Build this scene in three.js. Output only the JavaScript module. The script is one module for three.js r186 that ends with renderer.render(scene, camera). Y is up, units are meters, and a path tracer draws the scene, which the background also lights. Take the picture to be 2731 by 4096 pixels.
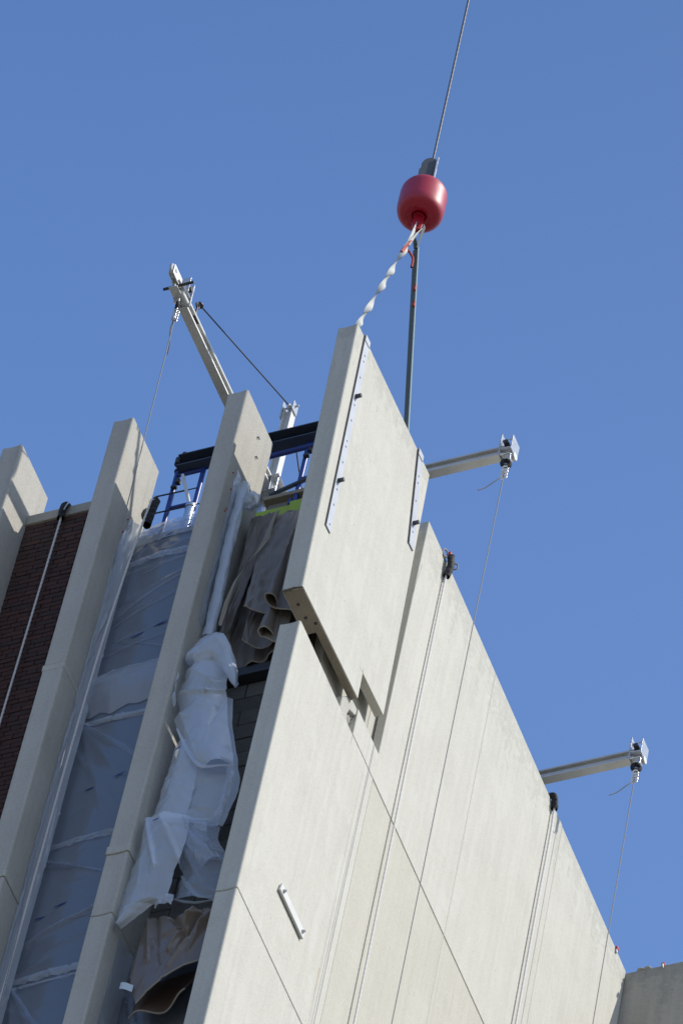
import * as THREE from 'three';
import { RoundedBoxGeometry } from 'three/addons/geometries/RoundedBoxGeometry.js';
import { mergeGeometries, mergeVertices, toCreasedNormals } from 'three/addons/utils/BufferGeometryUtils.js';
import { ImprovedNoise } from 'three/addons/math/ImprovedNoise.js';
import { Brush, Evaluator, SUBTRACTION } from 'three-bvh-csg';

// ------------------------------------------------------------------ camera, sky, sun, exposure
const H0 = 49.7;                       // height of the horizontal panel joint above the street; y below is measured from it
const scene = new THREE.Scene();
const camera = new THREE.PerspectiveCamera(8.25, 682 / 1024, 1, 4000);
camera.position.set(18.8897, 1.6, 30.4877);
camera.up.set(0.21898, 0.56938, 0.79237);
camera.lookAt(18.8897 - 30.626, 1.6 + 81.115, 30.4877 - 49.824);
scene.add(camera);

const renderer = new THREE.WebGLRenderer({ antialias: true });
renderer.setSize(682, 1024);
renderer.toneMapping = THREE.LinearToneMapping;
renderer.toneMappingExposure = 1.0;
renderer.shadowMap.enabled = true;

const SUN = new THREE.Vector3(1, 1.12, -0.2).normalize();
{
  const w = 512, h = 256, d = new Float32Array(w * h * 4);
  const stops = [[-90, .20, .22, .24], [-1, .28, .33, .38], [0, .47, .54, .62], [10, .37, .48, .645], [25, .225, .37, .655], [42, .125, .262, .600], [50, .105, .236, .570], [54, .088, .206, .524], [59, .046, .148, .420], [90, .026, .090, .295]];
  for (let j = 0; j < h; j++) {
    const el = ((j + .5) / h - .5) * 180, e = el * Math.PI / 180;
    let k = 0; while (k < stops.length - 2 && el > stops[k + 1][0]) k++;
    const a = stops[k], b = stops[k + 1], f = Math.min(1, Math.max(0, (el - a[0]) / (b[0] - a[0])));
    for (let i = 0; i < w; i++) {
      const az = ((i + .5) / w - .5) * 2 * Math.PI, cx = Math.cos(az) * Math.cos(e), cz = Math.sin(az) * Math.cos(e);
      const c = cx * SUN.x + Math.sin(e) * SUN.y + cz * SUN.z, glow = el > 0 ? .95 * Math.exp((c - 1) * 5.5) : 0;
      const o = (j * w + i) * 4;
      for (let q = 0; q < 3; q++) d[o + q] = a[q + 1] + (b[q + 1] - a[q + 1]) * f + glow * [.86, .94, 1][q];
      d[o + 3] = 1;
    }
  }
  const sky = new THREE.DataTexture(d, w, h, THREE.RGBAFormat, THREE.FloatType);
  sky.mapping = THREE.EquirectangularReflectionMapping; sky.magFilter = sky.minFilter = THREE.LinearFilter; sky.needsUpdate = true;
  scene.background = sky; scene.environment = sky;
}
const sun = new THREE.DirectionalLight(new THREE.Color(1, .952, .868), 4.05);
sun.position.set(SUN.x * 80, H0 + SUN.y * 80, SUN.z * 80 - 3);
sun.target.position.set(0, H0, -3);
sun.castShadow = true; sun.shadow.mapSize.set(4096, 4096); sun.shadow.radius = 1;
Object.assign(sun.shadow.camera, { left: -16, right: 16, top: 16, bottom: -16, near: 10, far: 160 });
scene.add(sun, sun.target);

// ------------------------------------------------------------------ helpers
let seed = 7;
const rnd = () => { seed |= 0; seed = seed + 0x6D2B79F5 | 0; let t = Math.imul(seed ^ seed >>> 15, 1 | seed); t = t + Math.imul(t ^ t >>> 7, 61 | t) ^ t; return ((t ^ t >>> 14) >>> 0) / 4294967296; };
const rr = (a, b) => a + (b - a) * rnd();
const lerp = (a, b, t) => a + (b - a) * t, clamp = (v, a, b) => Math.min(b, Math.max(a, v)), sstep = (a, b, x) => { x = clamp((x - a) / (b - a), 0, 1); return x * x * (3 - 2 * x); };
const V = (x, y, z) => new THREE.Vector3(x, y, z);
const noise = new ImprovedNoise();
const used = new Map(), base = new Map();
function numbered(n) { const k = used.get(n) || 0; used.set(n, k + 1); return k ? n + '_' + String(k).padStart(3, '0') : n; }
// a thing: a group at its base; the parts are written in building coordinates (y from the joint) unless the thing is 'local'
function thing(name, label, category, b = [0, 0, 0], group, local = false) {
  const o = new THREE.Group(); o.name = numbered(name); o.position.set(b[0], b[1] + H0, b[2]);
  o.userData = { label, category }; if (group) o.userData.group = group;
  base.set(o, local ? [0, 0, 0] : b); scene.add(o); return o;
}
function part(parent, name, geo, mat, label) {
  const root = base.get(parent), b = root || base.get(rootOf(parent));
  const g = Array.isArray(geo) ? mergeGeometries(geo.map(q => flat(q)), false) : geo;
  if (b) g.translate(-b[0], -b[1], -b[2]);
  const m = new THREE.Mesh(g, mat); m.name = name; m.castShadow = m.receiveShadow = true;
  if (label) m.userData.label = label;
  parent.add(m); return m;
}
function rootOf(o) { while (o.parent && o.parent !== scene) o = o.parent; return o; }
function flat(g) { const q = g.index ? g.toNonIndexed() : g; for (const k of Object.keys(q.attributes)) if (!['position', 'normal', 'uv'].includes(k)) q.deleteAttribute(k); return q; }
// uv in metres from the position, by the axis the face points along
function uvm(g) {
  const q = g.index ? g.toNonIndexed() : g; if (!q.attributes.normal) q.computeVertexNormals();
  const p = q.attributes.position, uv = new Float32Array(p.count * 2), a = V(0, 0, 0), b = V(0, 0, 0), c = V(0, 0, 0);
  for (let i = 0; i < p.count; i += 3) {
    a.fromBufferAttribute(p, i); b.fromBufferAttribute(p, i + 1); c.fromBufferAttribute(p, i + 2);
    const n = b.clone().sub(a).cross(c.clone().sub(a)), x = Math.abs(n.x), y = Math.abs(n.y), z = Math.abs(n.z);
    [a, b, c].forEach((v, k) => { const o = (i + k) * 2; if (x >= y && x >= z) { uv[o] = -v.z; uv[o + 1] = v.y; } else if (z >= y) { uv[o] = v.x; uv[o + 1] = v.y; } else { uv[o] = v.x; uv[o + 1] = v.z; } });
  }
  q.setAttribute('uv', new THREE.BufferAttribute(uv, 2)); return q;
}
const box = (x0, x1, y0, y1, z0, z1, r = .004) => { const g = r ? new RoundedBoxGeometry(x1 - x0, y1 - y0, z1 - z0, 1, r) : new THREE.BoxGeometry(x1 - x0, y1 - y0, z1 - z0); g.translate((x0 + x1) / 2, (y0 + y1) / 2, (z0 + z1) / 2); return uvm(g); };
function cyl(a, b, r, n = 10, r2 = r) { const d = b.clone().sub(a), g = new THREE.CylinderGeometry(r2, r, d.length(), n); g.applyQuaternion(new THREE.Quaternion().setFromUnitVectors(V(0, 1, 0), d.clone().normalize())); g.translate((a.x + b.x) / 2, (a.y + b.y) / 2, (a.z + b.z) / 2); return g; }
const tube = (pts, r, n = 40, m = 8) => new THREE.TubeGeometry(new THREE.CatmullRomCurve3(pts.map(p => V(...p)), false, 'centripetal'), n, r, m, false);
function prism(plan, y0, y1, bevel = .006) {            // plan: [x, z] outline, extruded up
  const s = new THREE.Shape(plan.map(([x, z]) => new THREE.Vector2(x, -z)));
  const g = new THREE.ExtrudeGeometry(s, { depth: y1 - y0 - 2 * bevel, bevelEnabled: bevel > 0, bevelThickness: bevel, bevelSize: bevel, bevelOffset: -bevel, bevelSegments: 1, steps: 1, curveSegments: 6 });
  g.rotateX(-Math.PI / 2); g.translate(0, y0 + bevel, 0); return uvm(g);
}
function slab(outline, x0, x1, bevel = .004) {          // outline: [z, y], thickness along x
  const s = new THREE.Shape(outline.map(([z, y]) => new THREE.Vector2(-z, y)));
  const g = new THREE.ExtrudeGeometry(s, { depth: x1 - x0 - 2 * bevel, bevelEnabled: bevel > 0, bevelThickness: bevel, bevelSize: bevel, bevelOffset: -bevel, bevelSegments: 1 });
  g.rotateY(Math.PI / 2); g.translate(x0 + bevel, 0, 0); return uvm(g);
}
function sheet(nu, nv, fn, w = 1, h = 1) {              // fn(s, t) -> [x, y, z]
  const p = [], uv = [], id = [];
  for (let j = 0; j <= nv; j++) for (let i = 0; i <= nu; i++) { const s = i / nu, t = j / nv; p.push(...fn(s, t)); uv.push(s * w, (1 - t) * h); }
  for (let j = 0; j < nv; j++) for (let i = 0; i < nu; i++) { const a = j * (nu + 1) + i, b = a + nu + 1; id.push(a, b, a + 1, a + 1, b, b + 1); }
  const g = new THREE.BufferGeometry(); g.setAttribute('position', new THREE.Float32BufferAttribute(p, 3)); g.setAttribute('uv', new THREE.Float32BufferAttribute(uv, 2)); g.setIndex(id); g.computeVertexNormals(); return g;
}
const poly = pts => t => { const n = pts.length - 1, f = clamp(t, 0, 1) * n, k = Math.min(n - 1, Math.floor(f)), u = f - k; return pts[k].map((v, i) => lerp(v, pts[k + 1][i], u)); };
function ridges(list) { return (x, y) => { let z = 0; for (const [ax, ay, bx, by, w, a] of list) { const dx = bx - ax, dy = by - ay, l = dx * dx + dy * dy, t = clamp(((x - ax) * dx + (y - ay) * dy) / l, 0, 1), px = x - ax - t * dx, py = y - ay - t * dy, d = Math.sqrt(px * px + py * py) / (w * (1 - .45 * t)); if (d < 2.8) z += a * Math.exp(-1.9 * (Math.sqrt(d * d + .012) - .11)) * (1 - .35 * t); } return z; }; }
function randomRidges(n, x0, x1, y0, y1, w, a, lean = 0) { const l = []; for (let i = 0; i < n; i++) { const x = rr(x0, x1), y = rr(y0, y1), q = rr(0, Math.PI * 2), len = rr(.1, .5); l.push([x, y, x + Math.cos(q) * len * (1 - lean), y - Math.abs(Math.sin(q)) * len * (1 + lean), rr(.4, 1.2) * w, rr(-1, 1) * a]); } return l; }

// ------------------------------------------------------------------ textures: what surfaces are made of
function lattice(n, s) { const a = new Float32Array(n * n); let q = s * 7919 + 13; for (let i = 0; i < a.length; i++) { q = Math.imul(q ^ q >>> 15, 0x2C1B3C6D) + 0x9E3779B9 | 0; let t = Math.imul(q ^ q >>> 12, 0x297A2D39); t ^= t >>> 15; a[i] = (t >>> 0) / 4294967296; } return (x, y) => { x = (x % 1 + 1) % 1 * n; y = (y % 1 + 1) % 1 * n; const i = Math.floor(x), j = Math.floor(y), f = x - i, g = y - j, u = f * f * (3 - 2 * f), v = g * g * (3 - 2 * g), i1 = (i + 1) % n, j1 = (j + 1) % n, I = i % n, J = j % n; return lerp(lerp(a[J * n + I], a[J * n + i1], u), lerp(a[j1 * n + I], a[j1 * n + i1], u), v); }; }
function dataMap(w, h, fn, srgb = true) {
  const d = new Uint8Array(w * h * 4);
  for (let j = 0; j < h; j++) for (let i = 0; i < w; i++) { const c = fn((i + .5) / w, (j + .5) / h, i, j), o = (j * w + i) * 4; for (let k = 0; k < 3; k++) { let v = clamp(c[k], 0, 1); if (srgb) v = v <= .0031308 ? v * 12.92 : 1.055 * Math.pow(v, 1 / 2.4) - .055; d[o + k] = Math.round(v * 255); } d[o + 3] = 255; }
  const t = new THREE.DataTexture(d, w, h, THREE.RGBAFormat); t.wrapS = t.wrapT = THREE.RepeatWrapping; t.magFilter = THREE.LinearFilter; t.minFilter = THREE.LinearMipmapLinearFilter; t.generateMipmaps = true; if (srgb) t.colorSpace = THREE.SRGBColorSpace; t.needsUpdate = true; return t;
}
const L = [4, 9, 17, 37, 71, 149, 300, 512].map((n, i) => lattice(n, i + 1));
const fbm = (x, y, a = 0, b = 5) => { let s = 0, m = 0, w = 1; for (let k = a; k <= b; k++) { s += w * L[k](x + k * .137, y + k * .291); m += w; w *= .62; } return s / m; };
const grit = dataMap(512, 512, (x, y) => { const v = .5 + .35 * (L[6](x, y) - .5) + .5 * (L[7](x, y) - .5) + .3 * (L[4](x, y) - .5); return [v, v, v]; }, false);
grit.repeat.set(1 / .9, 1 / .9);
// sand-blasted concrete, 3 m tile
const concMap = dataMap(1024, 1024, (x, y) => {
  const big = fbm(x, y, 0, 4) - .5, fine = (L[7](x, y) - .5) * .16 + (L[6](x + .3, y) - .5) * .12, run = (L[4](x, y * .04) - .5) * .07 + (L[3](x + .4, y * .06) - .5) * .06;
  const v = .93 + big * .26 + fine + run; return [v, v * .99, v * .965];
});
concMap.repeat.set(1 / 3, 1 / 3);
// precast face: own map per panel with weathering at its top edge, streaks, scuffs
function panelMap(w, h, s, { top = .3, streak = 1, pale = 0, rust = [] } = {}) {
  const W = 512, H = 1024, pits = [], pit = new Float32Array(W * H), keep = seed; seed = s * 101 + 5;
  for (let k = 0; k < 70; k++) { const cx = rnd() * W, cy = rnd() * H, r = 1.1 + 2.2 * rnd() * rnd(), d = .12 + .3 * rnd(); for (let j = Math.floor(cy - 4); j <= cy + 4; j++) for (let i = Math.floor(cx - 4); i <= cx + 4; i++) if (i >= 0 && j >= 0 && i < W && j < H) { const q = Math.hypot(i - cx, (j - cy) * h / w / 2); if (q < r) pit[j * W + i] = Math.max(pit[j * W + i], d * (1 - .5 * q / r)); } }
  for (let k = 0; k < 5; k++) pits.push([rnd(), rnd(), .06 + .12 * rnd(), .02 + .06 * rnd(), (rnd() - .4) * .07]);
  seed = keep;
  const t = dataMap(W, H, (u, v, pi, pj) => {
    const X = u * w / 4 + s * .173, Y = v * h / 4 + s * .311;
    let k = .95 + (fbm(X, Y, 1, 5) - .5) * .10 + (L[7](X, Y) - .5) * .12 + (L[6](X + .5, Y) - .5) * .08;
    const r1 = L[5](X, Y * .03 + .2), r2 = L[4](X * 1.3 + .2, Y * .05);
    k += streak * ((r1 - .5) * .042 + (r2 - .5) * .05);
    k += pale * .06 * sstep(.58, .7, L[4](X * .9, Y * .10 + .6)) * sstep(.3, .6, fbm(X, Y, 2, 4));
    for (const [px, py, pw, ph, pa] of pits) { const ex = Math.abs(u - px) / pw + .5 * (L[4](X * 3, Y * 3) - .5), ey = Math.abs(v - py) / ph + .5 * (L[4](Y * 3, X * 3 + .3) - .5); if (ex < 1 && ey < 1) k += pa * sstep(1, .9, Math.max(ex, ey)); }
    k *= 1 - pit[pj * W + pi];
    const c = [k, k * .988, k * .95];
    const y = v * h, below = h - y;                        // mildew blooms along the weathered top edge, with a ragged lower outline
    const reach = top * (.25 + 1.3 * L[4](X * 1.1, .31 + s * .07) * L[3](X, .77)), grain = fbm(X * 2.1, Y * 2.1, 3, 6);
    if (below < reach * 1.6) { const m = sstep(.46, .56, grain + .22 * (1 - below / (reach + .02))) * (below < reach ? 1 : sstep(reach * 1.6, reach, below)); const q = .115 * m; c[0] *= 1 - q; c[1] *= 1 - q * .93; c[2] *= 1 - q * .95; }
    for (const [ru, ry, len, wd] of rust) { const dx = Math.abs(u * w - ru + (L[5](.3, Y * 3) - .5) * .006), dy = ry - y; if (dy > 0 && dy < len && dx < wd) { const q = .55 * (1 - dx / wd) * (1 - dy / len) * (.5 + .8 * L[6](X, Y)); c[0] *= 1 - .15 * q; c[1] *= 1 - .5 * q; c[2] *= 1 - .85 * q; } }
    return c;
  });
  return t;
}
const fabricBump = dataMap(256, 256, (x, y) => { const v = .5 + .25 * Math.sin(x * Math.PI * 2 * 64) * Math.sin(y * Math.PI * 2 * 64) + .4 * (L[5](x, y) - .5); return [v, v, v]; }, false);
const lin = (r, g, b) => new THREE.Color().setRGB(r, g, b);
const std = (c, rough, o = {}) => new THREE.MeshStandardMaterial({ color: lin(...c), roughness: rough, ...o });
const phys = (c, rough, o = {}) => new THREE.MeshPhysicalMaterial({ color: lin(...c), roughness: rough, side: THREE.DoubleSide, ...o });
const metalNoise = dataMap(256, 256, (x, y) => { const v = .88 + .26 * (fbm(x, y, 0, 3) - .5) + .05 * (L[6](x, y) - .5); return [v, v, v]; });
metalNoise.repeat.set(1 / .8, 1 / .8);
const roughMap = dataMap(256, 256, (x, y) => { const v = .55 + .7 * (fbm(x, y, 1, 5) - .5); return [v, v, v]; }, false);
roughMap.repeat.set(1 / .4, 1 / .4);

const M = {
  fin: std([.53, .515, .475], .95, { map: concMap, bumpMap: grit, bumpScale: .004 }),
  finPale: std([.56, .55, .50], .95, { map: concMap, bumpMap: grit, bumpScale: .003 }),
  lower: std([.545, .52, .455], .93, { map: concMap, bumpMap: grit, bumpScale: .002 }),
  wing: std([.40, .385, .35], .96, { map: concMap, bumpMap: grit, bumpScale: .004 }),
  raw: std([.36, .315, .255], .97, { map: concMap, bumpMap: grit, bumpScale: .012 }),
  mortar: std([.088, .072, .064], .97, { map: concMap, bumpMap: grit, bumpScale: .006 }),
  brick: [[.080, .036, .030], [.067, .033, .028], [.092, .040, .032], [.062, .036, .032]].map(c => std(c, .9, { map: concMap, bumpMap: grit, bumpScale: .005 })),
  block: [[.150, .145, .132], [.120, .116, .106], [.175, .166, .150]].map(c => std(c, .96, { map: concMap, bumpMap: grit, bumpScale: .01 })),
  core: std([.10, .10, .10], .95, { map: concMap }),
  tar: std([.035, .036, .038], .9, { map: metalNoise }),
  sealant: std([.30, .28, .245], .85), cap: std([.46, .44, .39], .9, { map: concMap, bumpMap: grit, bumpScale: .004 }),
  galv: std([.62, .635, .65], .42, { metalness: .35, map: metalNoise, roughnessMap: roughMap }),
  alu: std([.76, .755, .725], .45, { metalness: .3, map: metalNoise }),
  bracket: std([.47, .50, .555], .5, { metalness: .1, map: metalNoise }),
  zinc: std([.78, .79, .80], .22, { metalness: .9, map: metalNoise }),
  steelDark: std([.055, .055, .06], .5, { metalness: .4 }), bolt: std([.10, .10, .11], .45, { metalness: .5 }),
  whiteBar: std([.74, .74, .71], .55, { map: metalNoise }),
  wire: std([.26, .255, .25], .75), guy: std([.03, .03, .033], .6), cableDark: std([.085, .085, .088], .5, { metalness: .4 }),
  rope: std([.72, .70, .69], .9), black: std([.014, .014, .016], .75, { bumpMap: fabricBump, bumpScale: .002 }),
  redPaint: phys([.42, .006, .026], .46, { clearcoat: .30, clearcoatRoughness: .08, side: THREE.FrontSide, bumpMap: roughMap, bumpScale: .0012 }),
  redTag: std([.40, .055, .045], .75), redClip: std([.50, .04, .045], .6), yellow: std([.62, .42, .05], .5),
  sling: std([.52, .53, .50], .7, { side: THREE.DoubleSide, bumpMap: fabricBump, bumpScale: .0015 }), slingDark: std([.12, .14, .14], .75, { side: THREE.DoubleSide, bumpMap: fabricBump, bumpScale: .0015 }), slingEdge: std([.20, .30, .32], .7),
  blue: std([.012, .045, .27], .38, { map: metalNoise }), rail: std([.060, .080, .125], .4, { metalness: .3, map: metalNoise }),
  timber: std([.30, .26, .20], .85, { map: concMap }), green: std([.34, .48, .07], .8),
  tarp: phys([.195, .172, .152], .48, { bumpMap: fabricBump, bumpScale: .0012 }), tarpBrown: phys([.185, .145, .110], .25, { bumpMap: fabricBump, bumpScale: .001 }), tarpHem: std([.36, .33, .27], .8), tarpInside: phys([.11, .07, .055], .6),
};
function film(c, trans, rough) { return phys(c, rough, { transmission: trans, thickness: 0, ior: 1.45, specularIntensity: 1 }); }
M.film = film([.60, .68, .82], .70, .13); M.filmBand = film([.72, .77, .85], .60, .16); M.filmWhite = film([.80, .86, .95], .52, .14); M.filmCrease = film([.78, .83, .91], .85, .12); M.filmThin = film([.80, .85, .93], .74, .12);
M.ink = std([.035, .05, .22], .7, { side: THREE.DoubleSide });

// ------------------------------------------------------------------ ground
{
  const g = new THREE.PlaneGeometry(3000, 3000); g.rotateX(-Math.PI / 2);
  const map = concMap.clone(); map.repeat.set(400, 400);
  const m = new THREE.Mesh(g, std([.17, .16, .13], .95, { map })); m.name = 'ground'; m.userData = { kind: 'structure', label: 'pale paved ground far below the tower' }; m.receiveShadow = true; scene.add(m);
}

// ------------------------------------------------------------------ the tower
const GROUND = -H0;
const tower = thing('tower_building', 'pale concrete tower with upright fins, brick infill and smooth end wall', 'building', [0, GROUND, 0]);
const FX = [-3.31, -2.213, -1.098], FW = .197, TOPF = 3.95;
const finPlan = (x1, w, zb, dip = .008, z = 0) => {     // concave front between rounded arrises
  const x0 = x1 - w, p = [[x0, zb], [x0, z - .012], [x0 + .004, z - .003], [x0 + .012, z]];
  for (let k = 1; k < 12; k++) { const s = k / 12; p.push([lerp(x0 + .012, x1 - .016, s), z - dip * (1 - (2 * s - 1) ** 2)]); }
  p.push([x1 - .016, z], [x1 - .006, z - .004], [x1, z - .016], [x1, zb]); return p;
};
{
  part(tower, 'core', box(-4.9, -.31, GROUND, 2.62, -7.0, -.66, 0), M.core);
  part(tower, 'roof_deck', box(-4.9, -.30, 2.624, 2.66, -7.0, -.80, 0), M.tar);
  const segs = [[[GROUND, TOPF]], [[GROUND, -2.818], [-2.81, .198], [.206, TOPF]], [[GROUND, -3.662], [-3.652, -2.846], [-2.838, TOPF]]];
  FX.forEach((x, i) => segs[i].forEach(([a, b], k) => {
    const low = k < segs[i].length - 1, f = part(tower, 'concrete_fin', prism(finPlan(x, FW, -.62, .008, low && i === 1 ? .004 : 0), a, b), M.fin);
    if (i === 2 && k === 2) {
      part(f, 'joint_collar', prism(finPlan(x + .006, FW + .016, -.30, .008, .007), -2.836, -2.735, .003), M.finPale);
      for (const [y, z] of [[3.66, -.34], [3.42, -.39]]) part(f, 'anchor_pin', [cyl(V(x - .01, y, z), V(x + .016, y, z), .006), cyl(V(x + .012, y, z), V(x + .012, y - .002, z - .026), .005)], M.bolt);
    }
    if (i === 1 && k === 1) part(f, 'joint_collar', prism(finPlan(x + .005, FW + .014, -.30, .008, .008), .12, .196, .003), M.finPale);
    if (i === 1 && k === 0) part(f, 'joint_collar', prism(finPlan(x + .005, FW + .014, -.30, .008, .008), -2.81, -2.72, .003), M.finPale);
  }));
  // brick infill between the first two fins
  const bw = part(tower, 'brick_wall', box(-3.305, -2.417, GROUND, 3.205, -.56, -.424, 0), M.mortar);
  part(tower, 'coping', box(-3.308, -2.415, 3.21, 3.345, -.60, -.392, .006), M.cap);
  const bg = [box(-.097, .097, -.0285, .0285, -.055, 0, 0), box(-.047, .047, -.0285, .0285, -.055, 0, 0)], rest = [];
  let shown = 0;
  for (let c = 0; c < 150; c++) {
    const y = 3.172 - c * .0677, header = c % 6 === 5;
    const w = header ? .1015 : .203, off = header ? .05 : (c % 2) * .1015;
    for (let x = -3.305 + off - w; x < -2.42; x += w) {
      const x0 = Math.max(x, -3.303), x1 = Math.min(x + w - .010, -2.419); if (x1 - x0 < .03) continue;
      const fit = Math.abs(x1 - x0 - .193) < .004 ? 0 : Math.abs(x1 - x0 - .0915) < .004 ? 1 : 2;
      const cx = (x0 + x1) / 2, zf = -.41 + rr(-.0025, .0025), lineY = lerp(2.5, -1.5, (cx + 3.31) / .895);
      if (y > lineY - .25 && shown < 300) {
        const g = fit < 2 ? bg[fit] : box(-(x1 - x0) / 2, (x1 - x0) / 2, -.0285, .0285, -.055, 0, 0);
        const m = new THREE.Mesh(g, M.brick[Math.floor(rnd() * 4)]); m.name = 'brick'; m.castShadow = m.receiveShadow = true;
        m.position.set(cx, y - GROUND + rr(-.001, .001), zf); m.rotation.z = rr(-.004, .004); bw.add(m); shown++;
      } else if (y > lineY - 3.5) rest.push(box(x0, x1, y - .0285, y + .0285, zf - .055, zf, 0));
    }
  }
  if (rest.length) part(bw, 'lower_bricks', rest, M.brick[0]).userData.kind = 'stuff';
  // block backing in the stripped bays
  const bl = part(tower, 'block_wall', box(-1.09, -.30, GROUND, .02, -.64, -.560, 0), M.mortar);
  for (let c = 0; c < 40; c++) for (let k = -1; k < 3; k++) {
    const y1 = .035 - c * .2032, x0 = Math.max(-1.092, -1.10 + k * .405 + (c % 2) * .2), x1 = Math.min(-.205, -1.10 + k * .405 + (c % 2) * .2 + .393); if (x1 - x0 < .05) continue;
    const j = rr(-.006, .006), gone = (c % 2 === 1 && k === 1 && c > 1 && c < 14);
    part(bl, 'block', box(x0, gone ? x1 - .16 : x1, y1 - .193, y1, -.60, -.535 + j, .004), M.block[Math.floor(rnd() * 3)]);
  }
  part(tower, 'steel_lintel', [box(-1.09, -.20, .045, .075, -.62, -.44, .003), box(-1.09, -.20, .075, .22, -.50, -.475, .003)], M.steelDark);
  part(tower, 'parapet_backing', box(-1.09, -.20, .225, 2.54, -.70, -.56, 0), M.block[1]);
  part(tower, 'parapet_backing', box(-2.21, -1.297, GROUND, 2.83, -.72, -.575, 0), M.core);
  // end wall: corner panels, then two rows of flat panels
  const cornerPlan = (zb) => { const p = finPlan(0, .194, 0, .008).slice(1, -1); return [[-.085, zb], [-.085, -.5], [-.194, -.5], ...p, [0, zb]]; };
  const faceMat = (w, h, y0, z0, s, o, c, r = .92) => { const t = panelMap(w, h, s, o); t.repeat.set(1 / w, 1 / h); t.offset.set(z0 / w, -y0 / h); t.wrapS = t.wrapT = THREE.RepeatWrapping; return std(c, r, { map: t, bumpMap: grit, bumpScale: .0018 }); };
  M.face = faceMat;
  const PALE = [.61, .60, .555], BEIGE = [.578, .562, .50];
  const cp = part(tower, 'corner_panel', prism(cornerPlan(-1.738), -3.684, -.004, .006), faceMat(1.75, 3.7, -3.69, 0, 3, { top: .05, pale: 1, rust: [[1.545, -2.85 + 3.69, .55, .018]] }, PALE));
  part(tower, 'corner_panel', prism(cornerPlan(-1.738), GROUND, -3.694, .006), faceMat(1.75, 3.7, -7.39, 0, 4, { top: .03, pale: .5 }, PALE));
  const Z = [-1.748, -3.502, -5.318, -7.100];
  for (let k = 0; k < 3; k++) {
    const zf = Z[k], zb = Z[k + 1] + (k === 0 ? .003 : .010), w = zf - zb;
    const up = k === 0
      ? slab([[-1.253, .003], [-1.253, .365], [zf, .365], [zf, 3.88], [zb, 3.88], [zb, .003]].reverse(), -.088, 0, .005)
      : slab([[zf, .003], [zf, 3.88], [zb, 3.88], [zb, .003]].reverse(), -.088, k === 2 ? -.004 : 0, .005);
    part(tower, 'wall_panel', up, faceMat(w + .01, 3.9, 0, zf, 11 + k, { top: .62, pale: .6 }, PALE));
    for (let r = 0; r < 2; r++) part(tower, 'wall_panel', slab([[zf, r ? GROUND : -3.684], [zf, r ? -3.694 : -.006], [zb, r ? -3.694 : -.006], [zb, r ? GROUND : -3.684]].reverse(), -.088, -.003, .005), faceMat(w + .01, 3.7, -3.69 * (r + 1), zf, 21 + k + r * 5, { top: .04, rust: k === 1 && !r ? [[.38, 3.69 - .35, .25, .012]] : [] }, BEIGE));
  }
  part(tower, 'joint_sealant', box(-.086, -.007, GROUND, 3.87, -5.330, -5.306, 0), M.sealant); part(tower, 'joint_sealant', box(-.086, -.006, GROUND, 3.86, -3.512, -3.490, 0), M.finPale);
  part(tower, 'joint_sealant', [box(-.086, -.012, -.012, .008, -7.06, -.3, 0), box(-.086, -.008, -3.70, -3.68, -7.06, -.2, 0), box(-.086, -.006, GROUND, -.012, -1.752, -1.732, 0)], M.sealant);
  part(tower, 'end_backing', box(-.30, -.100, GROUND, 3.80, -7.08, -.64, 0), M.finPale);
  // broken concrete left standing in the saw-cut slot beside the foot of the next panel
  const ch = part(tower, 'broken_concrete', slab([[-.962, .004], [-.968, .19], [-1.0, .215], [-1.045, .29], [-1.075, .30], [-1.12, .352], [-1.18, .36], [-1.25, .362], [-1.25, .29], [-1.225, .245], [-1.19, .235], [-1.13, .20], [-1.105, .10], [-1.118, .05], [-1.15, .004]].reverse(), -.085, -.012, .006), M.finPale);
  part(ch, 'fracture_face', sheet(14, 14, (s, t) => { const z = lerp(-1.10, -1.252, s), y = lerp(.30, .006, t); return [-.055 + .03 * noise.noise(z * 18, y * 18, 2), y, z]; }), M.finPale);
  // saw-cut overruns: thin slots let into the faces, shown by their dark filling
  part(cp, 'saw_cut', [slab([[-1.246, -.004], [-1.252, -.004], [-1.248, -.17]], -.01, .0012, 0)], M.sealant);
}
// the lower wing that meets the end wall
{
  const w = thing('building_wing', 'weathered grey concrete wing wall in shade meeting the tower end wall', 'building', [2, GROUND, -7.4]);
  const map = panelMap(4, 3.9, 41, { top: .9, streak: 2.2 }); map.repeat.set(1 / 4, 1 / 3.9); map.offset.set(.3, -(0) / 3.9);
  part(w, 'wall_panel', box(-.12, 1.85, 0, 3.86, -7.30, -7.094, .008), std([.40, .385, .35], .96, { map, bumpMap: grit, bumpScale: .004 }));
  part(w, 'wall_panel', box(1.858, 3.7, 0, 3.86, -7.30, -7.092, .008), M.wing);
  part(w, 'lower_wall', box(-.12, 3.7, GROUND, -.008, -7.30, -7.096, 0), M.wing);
  part(w, 'core', box(-.2, 3.7, GROUND, 3.6, -12, -7.31, 0), M.core);
}

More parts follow.
